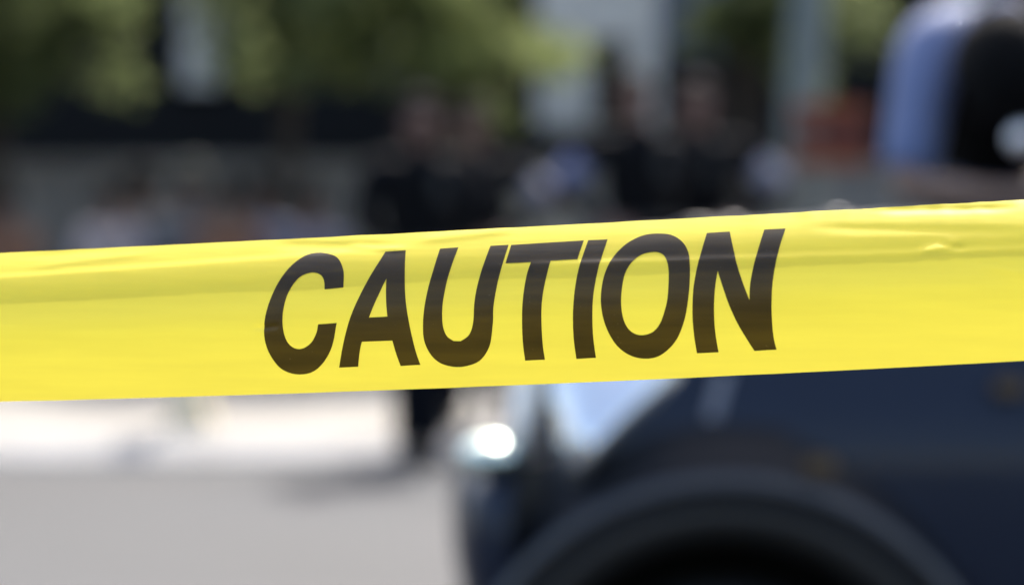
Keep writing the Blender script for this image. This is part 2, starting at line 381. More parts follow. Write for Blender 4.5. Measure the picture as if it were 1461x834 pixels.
for x in xs_:
    pr = side_prof(x); full = [(-d, z) for d, z in pr] + [(d, z) for d, z in pr[::-1][1:]]
    rows.append([bm_.verts.new((x, CY+d, z)) for d, z in full])
for a, b in zip(rows, rows[1:]):
    for i in range(len(a)-1):
        c = (a[i].co+a[i+1].co+b[i].co+b[i+1].co)/4
        if abs(c.y-CY) > HW-.12 and any(math.hypot(c.x-wx, c.z-WZ) < WR+.045 for wx in (WX, 3.15)): continue
        bm_.faces.new((a[i], a[i+1], b[i+1], b[i]))
bm_.faces.new(rows[0]); bm_.faces.new(rows[-1][::-1])
bmesh.ops.recalc_face_normals(bm_, faces=bm_.faces)
me = bpy.data.meshes.new('body'); bm_.to_mesh(me); bm_.free(); me.materials.append(M['paint'])
me.polygons.foreach_set('use_smooth', [True]*len(me.polygons))
body = bpy.data.objects.new('body', me); C.collection.objects.link(body); body.parent = car
body.matrix_parent_inverse = Matrix.Translation((-WX, -CY, 0))
# wheel arches: a broad dark satin swell round the opening, a black lip inside it
for wx in (WX, 3.15):
    for sgn in (-1, 1):
        y = CY + sgn*HW
        n = 60; prof_n = 9; vs = []; fs = []
        for i in range(n+1):
            a = R(-8) + R(196)*i/n
            sw_ = .135*max(.25, math.sin(max(0, min(math.pi, a+.12)))**.8)*(1 if math.cos(a) < .2 else max(.6, 1-.35*math.cos(a)))
            if math.cos(a) < -.5: sw_ *= 1-.35*(-math.cos(a)-.5)
            for j in range(prof_n):
                t = j/(prof_n-1)
                r = WR + sw_*t
                h = [.075, .078, .079, .074, .062, .045, .026, .010, -.004][j]
                if j == 0: h = .060
                vs.append((wx+r*math.cos(a), y+sgn*h, WZ+r*math.sin(a)*1.0))
        for i in range(n):
            for j in range(prof_n-1):
                q = (i*prof_n+j, (i+1)*prof_n+j, (i+1)*prof_n+j+1, i*prof_n+j+1); fs.append(q)
        cb(MB().add(vs, fs), 'wheel_arch', M['satin'], True)
        rl = MB().ring((wx, y, WZ), [(WR+.002, sgn*.060), (WR+.010, sgn*.074), (WR+.030, sgn*.088), (WR+.046, sgn*.090), (WR+.056, sgn*.078)], 60, 'y', R(-8), R(188))
        cb(rl, 'arch_lip', M['lipm'], True)
        lip = MB().ring((wx, y, WZ), [(WR+.004, sgn*.058), (WR-.008, sgn*.070), (WR-.035, sgn*.055), (WR-.062, sgn*.030), (WR-.064, -sgn*.10)], 60, 'y', R(-8), R(188))
        cb(lip, 'arch_trim', M['trim'], True)
        wl = MB().ring((wx, y, WZ), [(WR+.03, -sgn*.0), (WR+.03, -sgn*.36), (.02, -sgn*.36)], 40, 'y', R(-4), R(184))
        cb(wl, 'wheel_well', M['well'], True)
        yy = y - sgn*.10
        wh = MB().ring((wx, yy, .345), [(.20, sgn*.06), (.225, sgn*.105), (.30, sgn*.115), (.333, sgn*.095), (.345, sgn*.05), (.345, -sgn*.05), (.333, -sgn*.1), (.21, -sgn*.12)], 48)
        wheel = thing('wheel', None, None); wheel.location = (0, 0, 0)
        bpy.data.objects.remove(wheel)
        wheel = cb(wh, 'wheel', M['rubber'], True)
        rim = MB().ring((wx, yy, .345), [(.212, sgn*.10), (.20, sgn*.05), (.19, sgn*.02), (.05, sgn*.03), (.045, sgn*.075), (.0, sgn*.08)], 40)
        cb(rim, 'rim', M['rim'], True, parent=wheel)
        sp = MB()
        for k in range(5):
            a = 2*math.pi*k/5+.3
            sp.tube([(wx+.03*math.cos(a), yy+sgn*.06, .345+.03*math.sin(a)), (wx+.20*math.cos(a), yy+sgn*.075, .345+.20*math.sin(a))], [.035, .028], 8)
        cb(sp, 'spokes', M['rim'], True, parent=wheel)
# bumper wrapped round the nose
sec = [(.085, .48), (.045, .54), (.018, .64), (.004, .715), (0, .775), (.006, .825), (.022, .86), (.055, .88), (.12, .887)]
plan = []
for i in range(7): plan.append((.22-.215*i/6*.6, 1.0))
pl = [(.05, -.785, -1, 0)]
vs, fs = [], []
path = [(.012, -.79), (-.01, -.785), (-.04, -.765), (-.064, -.73), (-.078, -.68), (-.088, -.58), (-.096, -.4), (-.10, -.2), (-.10, 0)]
path = path + [(a, -b) for a, b in path[::-1][1:]]
for i, (px_, py_) in enumerate(path):
    a = Vector(path[max(0, i-1)]); b = Vector(path[min(len(path)-1, i+1)]); t = (b-a).normalized(); nn = Vector((t.y, -t.x))
    for ins, z in sec: vs.append((px_-.016+nn.x*ins, CY+py_+nn.y*ins, z))
k = len(sec)
fs = [(i*k+j, (i+1)*k+j, (i+1)*k+j+1, i*k+j+1) for i in range(len(path)-1) for j in range(k-1)]
bp = cb(MB().add(vs, fs), 'bumper', M['paint'], True)
cb(MB().box(-.085, .30, CY-.6, CY+.6, .42, .52), 'underbody', M['trim'], False, .02)
cb(MB().box(-.05, .064, CY-.70, CY+.70, .52, .90), 'bumper_beam', M['trim'])
def slab(name, pts, m, off, par=None):
    a = [Vector(p) for p in pts]; nn = (a[1]-a[0]).cross(a[2]-a[0]).normalized()*off
    k = len(a); v = a+[p+nn for p in a]
    f = [tuple(range(k)), tuple(range(k, 2*k))[::-1]]+[(i, (i+1) % k, k+(i+1) % k, k+i) for i in range(k)]
    return cb(MB().add(v, f), name, m, parent=par)
# front: grille, guard bars, headlamps, corner lamps
g = thing  # (kept short)
cb(MB().box(.045, .064, CY-.46, CY+.46, .93, 1.20), 'grille', M['trim'], False, .01)
for i in range(6):
    cb(MB().box(.028, .043, CY-.44, CY+.44, .955+i*.04, .970+i*.04), 'grille_bar', M['trim'], False, .004)
for sgn in (-1, 1):
    gb = MB().tube([(.012, CY+sgn*.66, .885), (.022, CY+sgn*.655, .97), (.038, CY+sgn*.65, 1.05), (.056, CY+sgn*.645, 1.14), (.068, CY+sgn*.64, 1.22)], [.030, .030, .030, .029, .028], 14)
    cb(gb, 'guard_bar', M['alu'], True)
    # headlamp wrapped on the wing: rounded outline, domed
    outl = [(.066, 1.085), (.17, 1.10), (.275, 1.095), (.285, 1.05), (.262, 1.01), (.215, .970), (.158, .915), (.108, .858), (.078, .850), (.066, .94)]
    y = CY+sgn*(HW-.012); c_ = Vector((.16, 1.0)); vs = []; fs = []; nr = 5; m_ = len(outl)
    for r_ in range(nr):
        t = r_/(nr-1)
        for q in outl:
            p_ = c_.lerp(Vector(q), 1-t*.96)
            nose = max(0, min(1, (.20-p_.x)/.14)); sh = .035*nose*nose
            hgt = .006+.012*math.sqrt(max(0, 1-(1-t)**3)) - sh*.5 + -.03+.125*(1.085-p_.y)/.21 * min(1, 2*t)
            up = 0
            vs.append((p_.x, y+sgn*(hgt-up), p_.y))
    for r_ in range(nr-1):
        for i in range(m_): fs.append((r_*m_+i, r_*m_+(i+1) % m_, (r_+1)*m_+(i+1) % m_, (r_+1)*m_+i))
    fs.append(tuple((nr-1)*m_+i for i in range(m_)))
    hl = cb(MB().add(vs, fs), 'headlamp', M['lens'], True)
    fl = MB().ball((-.036, CY+sgn*.715, .912), (.054, .052, .032), 32, 20)
    fo = cb(fl, 'corner_lamp', M['chrome' if sgn < 0 else 'trim'], True)
    cb(MB().box(-.048, .0, CY+sgn*.70-.02, CY+sgn*.70+.02, .872, .89), 'lamp_foot', M['trim'], parent=fo)
for sgn in (-1, 1):
    for mx_, mz_, hh in ((.515, .905, .056), (.845, 1.03, -.024)):  # brown reflections on the wing, put in as small solid blocks
        ys = CY+sgn*(HW+hh)
        cb(MB().box(mx_-.028, mx_+.028, *sorted((ys, ys+sgn*.022)), mz_-.014, mz_+.014), 'wing_reflection', M['brown_ref'], False, .005)
    streak = [(.352, 1.055), (.376, 1.055), (.350, .975), (.326, .975)]  # pale reflection on the wing, put in as a slanted grey slab
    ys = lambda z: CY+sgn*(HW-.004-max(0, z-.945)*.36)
    slab('reflection_streak', [(x, ys(z), z) for x, z in streak], M['streak'], .008*sgn)
# bonnet seam, washer jets, cab, glass, doors, steps, mirrors
for sx in (.42, .62):
    cb(MB().ball((sx, CY-.12, hood_z(sx)+.003), (.024, .018, .012), 14, 8), 'washer_jet', M['rim'], True)
cb(MB().tube([(.30, CY-.20, hood_z(.3)-.002), (.34, CY-.20, hood_z(.34)+.010), (.40, CY-.20, hood_z(.4)-.002)], .010, 8), 'bonnet_catch', M['rim'], True)
cabp = [(1.28, 1.27), (1.80, 1.86), (1.98, 1.92), (3.90, 1.90), (4.10, 1.80), (4.18, 1.28)]
vs = []
for sgn in (-1, 1):
    for x, z in cabp: vs.append((x, CY+sgn*(HW-.03-max(0, z-1.3)*.16), z))
m_ = len(cabp)
fs = [tuple(range(m_)), tuple(range(m_, 2*m_))[::-1]] + [(i, i+1, m_+i+1, m_+i) for i in range(m_-1)]
cb(MB().add(vs, fs), 'cab', M['paint'], False, .03)
sw2 = HW-.03
slab('windscreen', [(1.33, CY-.62, 1.335), (1.33, CY+.62, 1.335), (1.755, CY+.56, 1.815), (1.755, CY-.56, 1.815)], M['cglass'], .012)
for sgn in (-1, 1):
    yb = lambda z: CY+sgn*(sw2+.004-max(0, z-1.3)*.16)
    for q in ([(1.50, 1.37), (1.86, 1.80), (2.42, 1.82), (2.42, 1.37)], [(2.52, 1.37), (2.52, 1.82), (3.20, 1.82), (3.20, 1.37)], [(3.30, 1.37), (3.30, 1.82), (3.85, 1.80), (3.98, 1.40)]):
        slab('side_window', [(x, yb(z), z) for x, z in q], M['cglass'], .008*sgn)
    for x0, x1 in ((1.30, 2.46), (2.48, 2.98)):
        d = cb(MB().box(x0, x1, *sorted((CY+sgn*(HW+.001), CY+sgn*(HW+.016))), .56, 1.04), 'door', M['paint'], False, .006)
        cb(MB().box(x1-.20, x1-.06, *sorted((CY+sgn*(HW+.018), CY+sgn*(HW+.045))), .94, .965), 'handle', M['trim'], False, .006, parent=d)
    cb(MB().box(.92, 2.62, *sorted((CY+sgn*.72, CY+sgn*.96)), .40, .44), 'side_step', M['trim'], False, .012)
    mi = cb(MB().ball((1.50, CY+sgn*.90, 1.37), (.07, .11, .09), 16, 10), 'mirror', M['paint'], True)
    cb(MB().tube([(1.52, CY+sgn*.70, 1.31), (1.51, CY+sgn*.84, 1.34)], .02, 8), 'mirror_arm', M['trim'], True, parent=mi)
    cb(MB().box(4.16, 4.20, *sorted((CY+sgn*.55, CY+sgn*.70)), .95, 1.20), 'tail_lamp', M['red'], False, .01)
cb(MB().box(4.10, 4.28, CY-.74, CY+.74, .50, .78), 'rear_bumper', M['trim'], False, .03)

# ------------------------------------------------------------------ people
SKINS = []                                              # meshes grown over a skeleton; converted together at the end
def grown(name, pts, m, parent, sub=2, smooth_n=0):
    """pts: name -> (position, radius x, radius y, parent name); the first is the root"""
    keys = list(pts); idx = {k: i for i, k in enumerate(keys)}
    me = bpy.data.meshes.new(name)
    me.from_pydata([tuple(pts[k][0]) for k in keys], [(idx[k], idx[pts[k][3]]) for k in keys if pts[k][3]], [])
    o = bpy.data.objects.new(name, me); C.collection.objects.link(o); o.parent = parent
    s = o.modifiers.new('skin', 'SKIN'); s.use_smooth_shade = True; s.branch_smoothing = .4
    d = me.skin_vertices[0].data
    for k in keys: d[idx[k]].radius = (pts[k][1], pts[k][2]); d[idx[k]].use_root = False
    d[0].use_root = True
    u = o.modifiers.new('sub', 'SUBSURF'); u.levels = sub; u.render_levels = sub
    me.materials.append(m); SKINS.append(o)
    return o
V3 = lambda *a: Vector(a)
def hand(pts, side, wrist, direction, down, curl=.5, pre=''):
    """palm, four bent fingers, thumb; direction: along the hand, down: towards the palm side"""
    d = direction.normalized(); dn = (down - d*down.dot(d)).normalized(); ac = d.cross(dn)
    pk = pre+'palm'; pts[pk] = (wrist+d*.055, .030, .036, pre+'wrist')
    pts[pre+'knuckle'] = (wrist+d*.085, .026, .038, pk)
    for i, (o_, ln) in enumerate(((-.030, .070), (-.010, .080), (.010, .075), (.029, .058))):
        b0 = wrist+d*.090+ac*o_; d2 = (d*(1-curl*.5)+dn*curl*.7).normalized(); d3 = (d*(1-curl)+dn*curl*1.2).normalized()
        pts[f'{pre}f{i}a'] = (b0+d*.018, .0095, .0095, pre+'knuckle')
        pts[f'{pre}f{i}b'] = (b0+d*.018+d2*ln*.5, .0085, .0085, f'{pre}f{i}a')
        pts[f'{pre}f{i}c'] = (b0+d*.018+d2*ln*.5+d3*ln*.45, .007, .007, f'{pre}f{i}b')
    pts[pre+'t0'] = (wrist+d*.045-ac*side*.045+dn*.010, .013, .013, pk)
    pts[pre+'t1'] = (wrist+d*.080-ac*side*.058+dn*.025, .010, .010, pre+'t0')
def head_parts(root, c, fwd, up, m_hair, m_skin, hair_r=1.):
    """eyes, ears and hair on a head centred at c, looking along fwd"""
    r = up.cross(fwd).normalized()
    mx = Matrix((r, -fwd, up)).transposed()
    def put(mb, name, m):
        mb.v = [tuple(c+mx @ Vector(v)) for v in mb.v]
        o = mb.build(name, m, root, True); return o
    for sg in (-1, 1):
        put(MB().ball((sg*.032, -.090, .002), .011, 10, 6), 'eye', M['shoe'])
        put(MB().ball((sg*.080, .010, -.008), (.012, .022, .033), 10, 8), 'ear', m_skin)
    hb = MB().ball((0, .014, .030), (.090*hair_r, .106*hair_r, .108*hair_r), 30, 20,
                   lambda d: 1+.05*noise.noise(d*4+c)+.02*noise.noise(d*14) - .42*max(0, min(1, (-d.y-.25+.0*d.z)*5))*max(0, min(1, (.42-d.z)*5)) - .45*max(0, min(1, (-d.z-.25+.35*d.y)*4)))
    put(hb, 'hair', m_hair)
def figure(name, label, loc, rz, pose, cloth, group=None, scale=1., parent_rot=None):
    """pose: joints in the figure's own frame (facing -y, feet at the origin)"""
    root = thing(name, label, 'person', loc, rz, group); root.scale = (scale*(1.12 if cloth.get('vest') and group else 1), scale, scale)
    J = dict(hipc=V3(0, .01, .95), waist=V3(0, .005, 1.09), chest=V3(0, 0, 1.26), uchest=V3(0, 0, 1.40), neck=V3(0, .012, 1.505), jaw=V3(0, -.018, 1.585), head=V3(0, -.008, 1.65), crown=V3(0, .006, 1.715),
             shl=V3(-.18, .0, 1.425), shr=V3(.18, .0, 1.425), ell=V3(-.24, .03, 1.14), elr=V3(.24, .03, 1.14), wrl=V3(-.23, -.08, .91), wrr=V3(.23, -.08, .91),
             hil=V3(-.09, .01, .90), hir=V3(.09, .01, .90), knl=V3(-.10, -.01, .50), knr=V3(.10, -.01, .50), anl=V3(-.10, .03, .09), anr=V3(.10, .03, .09))
    J.update(pose)
    J.pop('up', None)
    foot = J.pop('foot', V3(0, -1, 0)); gaze = J.pop('gaze', V3(0, -1, 0)); hdl = J.pop('handl', V3(0, -.2, -1)); hdr = J.pop('handr', V3(0, -.2, -1))
    side_ = J.pop('side', V3(1, 0, 0))
    b = {}
    b['pelvis'] = (J['hipc'], .145, .105, None)
    b['waist'] = (J['waist'], .128, .098, 'pelvis'); b['chest'] = (J['chest'], .135, .098, 'waist'); b['uchest'] = (J['uchest'], .100, .074, 'chest')
    b['neck'] = (J['neck'], .056, .058, 'uchest'); b['jaw'] = (J['jaw'], .070, .084, 'neck'); b['head'] = (J['head'], .108, .122, 'jaw'); b['crown'] = (J['crown'], .094, .108, 'head')
    b['nose'] = (J['head'].lerp(J['jaw'], .35)+gaze.normalized()*.100, .011, .013, 'head')
    for s, sg in (('l', -1), ('r', 1)):
        b['sh'+s] = (J['sh'+s], .046, .046, 'uchest'); b['el'+s] = (J['el'+s], .042, .042, 'sh'+s); b[s+'wrist'] = (J['wr'+s], .029, .033, 'el'+s)
        hand(b, sg, J['wr'+s], hdl if s == 'l' else hdr, V3(-sg, .2, -.2), .5, s)
        b['hi'+s] = (J['hi'+s], .085, .088, 'pelvis'); b['kn'+s] = (J['kn'+s], .056, .058, 'hi'+s); b['an'+s] = (J['an'+s], .038, .040, 'kn'+s)
    grown('body', b, cloth['skin'], root)
    sh = {'pelvis': (J['hipc'].lerp(J['waist'], -.25), .158, .122, None), 'mid': (J['hipc'].lerp(J['waist'], .35), .154, .119, 'pelvis'), 'waist': (J['waist'], .150, .118, 'mid'), 'chest': (J['chest'], .170, .126, 'waist'), 'uchest': (J['uchest'], .152, .112, 'chest'),
          'collar': (J['uchest'].lerp(J['neck'], .8), .080, .078, 'uchest'), 'collart': (J['uchest'].lerp(J['neck'], 1.25), .076, .076, 'collar')}
    for s in 'lr':
        sh['tr'+s] = (J['uchest'].lerp(J['sh'+s], .5), .092, .096, 'uchest'); sh['sh'+s] = (J['sh'+s], .080, .080, 'tr'+s); sh['m'+s] = (J['sh'+s].lerp(J['el'+s], .55), .066, .066, 'sh'+s); sh['e'+s] = (J['sh'+s].lerp(J['el'+s], .93), .060, .060, 'm'+s)
        if cloth.get('long'): sh['w'+s] = (J['el'+s].lerp(J['wr'+s], .92), .044, .044, 'e'+s)
    grown('shirt', sh, cloth['shirt'], root)
    if cloth.get('sleeve'):  # paler sleeve over the listed arms only, the other arm stays navy
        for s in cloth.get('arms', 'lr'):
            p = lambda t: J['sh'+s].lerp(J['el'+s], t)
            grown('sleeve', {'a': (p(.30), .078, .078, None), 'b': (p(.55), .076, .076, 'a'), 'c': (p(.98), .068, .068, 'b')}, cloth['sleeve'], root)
    tr = {'pelvis': (J['hipc'], .168, .130, None), 'top': (J['hipc'].lerp(J['waist'], .5), .160, .125, 'pelvis'), 'band': (J['hipc'].lerp(J['waist'], .8), .158, .124, 'top')}
    for s in 'lr':
        tr['hi'+s] = (J['hi'+s], .098, .102, 'pelvis'); tr['kn'+s] = (J['kn'+s], .074, .078, 'hi'+s); tr['an'+s] = (J['an'+s]+V3(0, 0, -.02), .062, .066, 'kn'+s)
    grown('trousers', tr, cloth['trousers'], root)
    for s in 'lr':
        a = J['an'+s]; f = foot.normalized()
        grown('shoe', {'a': (a+V3(0, 0, -.035), .044, .046, None), 'h': (a+V3(0, 0, -.052)-f*.035, .034, .030, 'a'), 'm': (a+V3(0, 0, -.055)+f*.09, .042, .030, 'a'), 't': (a+V3(0, 0, -.062)+f*.165, .036, .024, 'm')}, M['shoe'], root)
    if cloth.get('vest'):
        grown('vest', {'a': (J['waist'].lerp(J['hipc'], .35), .162, .130, None), 'b': (J['waist'], .180, .140, 'a'), 'c': (J['chest'], .225, .155, 'b'), 'd': (J['uchest'], .180, .135, 'c'), 'e': (J['uchest'].lerp(J['neck'], .55), .125, .105, 'd'), 'sl': (J['uchest'].lerp(J['shl'], .75)+V3(0, 0, .012), .104, .104, 'd'), 'sr': (J['uchest'].lerp(J['shr'], .75)+V3(0, 0, .012), .104, .104, 'd')}, cloth['vest'], root)
        bt = MB().ball(J['hipc'].lerp(J['waist'], .5), (.178, .142, .034), 28, 8); bt.build('belt', M['shoe'], root, True)
        MB().box(J['chest'].x+.05, J['chest'].x+.11, J['chest'].y-.178, J['chest'].y-.140, J['chest'].z+.0, J['chest'].z+.12).build('radio', M['trim'], root, False, .006)
    head_parts(root, J['head'], gaze.normalized(), V3(0, 0, 1) if not pose.get('up') else pose['up'], cloth['hair'], cloth['skin'], cloth.get('hair_r', 1.))
    return root

# four officers standing together on the pavement
def on_pavement(px, d): return V3((px-730.5)*d/FPX, d, .10)
P0 = dict(side=V3(1, 0, 0))
figure('person', 'officer in all dark navy uniform, arms behind back and feet together by the kerb', on_pavement(600, 14.32)-V3(0, 0, .10), R(8),
       dict(ell=V3(-.27, .07, 1.15), elr=V3(.27, .07, 1.15), wrl=V3(-.10, .19, .98), wrr=V3(.10, .20, .96), handl=V3(.9, .1, -.3), handr=V3(-.9, .1, -.3),
            hil=V3(-.07, .01, .90), hir=V3(.07, .01, .90), knl=V3(-.052, -.01, .50), knr=V3(.052, -.01, .50), anl=V3(-.05, .03, .09), anr=V3(.05, .03, .09),
            jaw=V3(0, -.036, 1.575), head=V3(0, -.035, 1.64), crown=V3(0, -.025, 1.705)),
       dict(skin=M['skin'], shirt=M['navy'], trousers=M['navy'], vest=M['black'], hair=M['hair'], long=True), 'officers standing on the pavement', 1.02)
figure('person', 'officer in black vest with grey sleeve, just right of the officer in all navy', on_pavement(676, 15.2), R(-6),
       dict(elr=V3(.40, .03, 1.20), wrr=V3(.17, -.18, 1.02), handr=V3(-.8, -.3, -.2), ell=V3(-.24, .05, 1.14), wrl=V3(-.20, -.12, .94)),
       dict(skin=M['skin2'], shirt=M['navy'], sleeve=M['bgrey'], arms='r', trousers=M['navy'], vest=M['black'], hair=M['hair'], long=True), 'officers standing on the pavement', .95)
figure('person', 'officer in black vest with bluish sleeve at the left side of the right-hand pair', on_pavement(914, 15.0), R(10),
       dict(ell=V3(-.38, .04, 1.20), wrl=V3(-.19, -.16, 1.0), handl=V3(.8, -.3, -.2), elr=V3(.20, .14, 1.16), wrr=V3(.06, .20, .99), handr=V3(-.9, .1, -.3),
            jaw=V3(-.03, -.025, 1.585), head=V3(-.045, -.02, 1.65), crown=V3(-.05, -.005, 1.715), gaze=V3(-.4, -1, 0)),
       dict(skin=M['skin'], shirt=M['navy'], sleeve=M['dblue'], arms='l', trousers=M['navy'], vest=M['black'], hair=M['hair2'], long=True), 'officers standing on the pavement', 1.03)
figure('person', 'officer in black vest with pale grey sleeve held out, right one of the right-hand pair', on_pavement(994, 15.4), R(-8),
       dict(elr=V3(.41, .03, 1.20), wrr=V3(.19, -.18, 1.01), handr=V3(-.8, -.3, -.2), ell=V3(-.19, .14, 1.16), wrl=V3(-.05, .20, .99), handl=V3(.9, .1, -.3)),
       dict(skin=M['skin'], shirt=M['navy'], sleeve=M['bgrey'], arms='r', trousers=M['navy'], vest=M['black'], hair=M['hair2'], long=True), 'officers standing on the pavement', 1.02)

# the person in light blue leaning over the bonnet, standing on the far side step
bx = 1.02
figure('person', 'person in light blue shirt and black vest, dark head bowed, leaning over the truck bonnet', (0, 0, 0), 0,
       dict(hipc=V3(1.10, 6.60, 1.36), waist=V3(1.09, 6.52, 1.47), chest=V3(1.07, 6.38, 1.59), uchest=V3(1.05, 6.24, 1.68), neck=V3(1.02, 6.10, 1.70), jaw=V3(1.01, 6.02, 1.63), head=V3(1.005, 5.96, 1.605), crown=V3(1.0, 5.89, 1.60),
            shl=V3(.875, 6.13, 1.675), shr=V3(1.24, 6.16, 1.67), ell=V3(.800, 5.96, 1.358), elr=V3(1.34, 5.98, 1.385), wrl=V3(.985, 5.80, 1.342), wrr=V3(1.16, 5.80, 1.350), handl=V3(1, -.35, .0), handr=V3(-1, -.3, .0),
            hil=V3(1.02, 6.60, 1.30), hir=V3(1.19, 6.60, 1.30), knl=V3(1.01, 6.56, .90), knr=V3(1.20, 6.56, .90), anl=V3(1.01, 6.60, .53), anr=V3(1.20, 6.60, .53),
            gaze=V3(.05, .25, -1), up=V3(-.05, -1, -.25)),
       dict(skin=M['skin3'], shirt=M['blue'], trousers=M['navy'], vest=M['black'], hair=M['hair'], hair_r=1.27), None, 1.)

bdg = at(1458, 198, 5.86)
MB().ball(tuple(bdg), (.028, .015, .030), 20, 12).build('badge', M['alu'], bpy.data.objects['person.004'], True)
# people sitting on the stone ledge by the wall
def seated(px, d, top, legs, hair, skin, label, tall=1., turn=0, hr=1.22):
    p = on_pavement(px, d)
    s = dict(hipc=V3(0, 0, .50), waist=V3(0, .02, .64), chest=V3(0, .01, .81), uchest=V3(0, -.01, .95), neck=V3(0, -.01, 1.05), jaw=V3(0, -.065, 1.13), head=V3(0, -.055, 1.195), crown=V3(0, -.055, 1.26),
             shl=V3(-.18, -.01, .965), shr=V3(.18, -.01, .965), ell=V3(-.22, -.10, .70), elr=V3(.22, -.10, .70), wrl=V3(-.12, -.32, .62), wrr=V3(.12, -.32, .62), handl=V3(.3, -1, -.1), handr=V3(-.3, -1, -.1),
             hil=V3(-.09, -.02, .49), hir=V3(.09, -.02, .49), knl=V3(-.11, -.44, .50), knr=V3(.11, -.44, .50), anl=V3(-.11, -.42, .09), anr=V3(.11, -.42, .09), gaze=V3(0, -.75, -.65), up=V3(0, -.65, .75))
    return figure('person', label, p, R(turn), s, dict(skin=M[skin], shirt=M[top], trousers=M[legs], hair=M[hair], hair_r=hr), 'people sitting along the wall', tall)
seated(158, 19.4, 'pink', 'grey', 'hair', 'skin', 'seated person in pale pink top, leftmost but one in the row', .96, 6)
seated(207, 19.5, 'grey', 'navy', 'hair', 'skin2', 'seated person with black hair in grey top, between the pink top and the tan hat', 1.02, -8, 1.42)
hat = seated(272, 19.45, 'grey', 'tan', 'hair2', 'skin', 'seated person wearing a wide tan hat, behind the cream post', 1.02, 0)
MB().ring((0, -.03, 1.285), [(.0, .115), (.07, .11), (.095, .075), (.105, .0), (.19, -.025), (.192, -.032), (.10, -.014)], 28, 'z').build('hat', M['tan'], hat, True)
seated(324, 19.4, 'rust', 'navy', 'hair', 'skin2', 'seated person in rust brown top just right of the tan hat', .97, 5)
seated(374, 19.6, 'pblue', 'grey', 'hair', 'skin', 'seated person in pale blue top beside the rust brown top', .98, -4)
seated(446, 19.5, 'lilac', 'navy', 'hair2', 'skin', 'seated person in lilac top, nearest the officers', .94, 7)
seated(8, 19.6, 'rust', 'grey', 'hair2', 'skin', 'seated person in rust top at the far left end of the row', .94, -5)

# ------------------------------------------------------------------ street furniture
bl = thing('bollard', 'square cream bollard standing alone on the pavement in front of the seated row', 'post', on_pavement(273, 15.2))
MB().box(-.085, .085, -.085, .085, 0, .74).build('shaft', M['beige'], bl, bevel=.012)
MB().box(-.10, .10, -.10, .10, -.0+.742, .80).build('cap', M['beige'], bl, bevel=.015)
MB().box(-.115, .115, -.115, .115, .004, .09).build('base', M['beige'], bl, bevel=.012)
lp_ = on_pavement(1124, 17.0)
la = thing('lamp_post', 'tall grey-green lamp post tilting slightly, behind the officers', 'lamp post', lp_)
dx = .062
MB().tube([(0, 0, .25), (dx*1.5, 0, 1.75), (dx*3.2, 0, 3.5), (dx*5, 0, 5.4)], [.125, .118, .105, .085], 20).build('shaft', M['post'], la, True)
MB().tube([(0, 0, .004), (0, 0, .10), (0, 0, .22), (0, 0, .30)], [.20, .20, .15, .13], 20).build('base', M['post'], la, True)
MB().tube([(dx*5, 0, 5.35), (dx*5, -.3, 5.75), (dx*5, -.9, 5.85)], [.05, .045, .04], 12).build('arm', M['post'], la, True)
MB().ball((dx*5, -1.05, 5.84), (.14, .26, .07), 20, 10).build('lamp_head', M['post'], la, True)
ob = thing('barrier', 'orange and dark red banded barrier board on grey legs, beside the lamp post', 'barrier', on_pavement(1186, 16.4))
for i, k in enumerate(('orange', 'red', 'orange')):
    z = 1.36+i*.125
    MB().box(-.21, .21, -.016, .016, z, z+.098).build('board', M[k], ob, bevel=.006)['label'] = ('dark red' if k == 'red' else 'orange')+' board'
for sx in (-.17, .17):
    MB().box(sx-.022, sx+.022, .018, .05, .004, 1.72).build('leg', M['grey'], ob, bevel=.004)
    MB().box(sx-.03, sx+.03, -.26, .32, .004, .045).build('foot', M['grey'], ob, bevel=.006)

# ------------------------------------------------------------------ wall, ledge, building
wl_ = thing('stone_wall', 'long grey stone wall in shade behind the seated people', 'wall', (0, 21, .1))
for i in range(-8, 9):
    MB().box(i*1.6, i*1.6+1.594, 0, .35, .0, 1.35).build('panel', M['wall'], wl_, bevel=.01)
MB().box(-12.9, 14.5, -.05, .40, 1.352, 1.43).build('coping', M['wall'], wl_, bevel=.012)
for x in (.22,):
    MB().box(x-.20, x+.22, -.14, -.002, .0, 1.32).build('pale_block', M['pale_block'], wl_, bevel=.015)  # paler block set against the wall
lg = thing('stone_ledge', 'low stone ledge that the row of people sits on', 'bench', (-2.6, 19.9, .1))
MB().box(-1.9, 2.1, -.25, .25, .33, .42).build('seat', M['lime'], lg, bevel=.02)
for x in (-1.7, -.5, .7, 1.85): MB().box(x-.12, x+.12, -.2, .2, .0, .328).build('support', M['lime'], lg, bevel=.01)

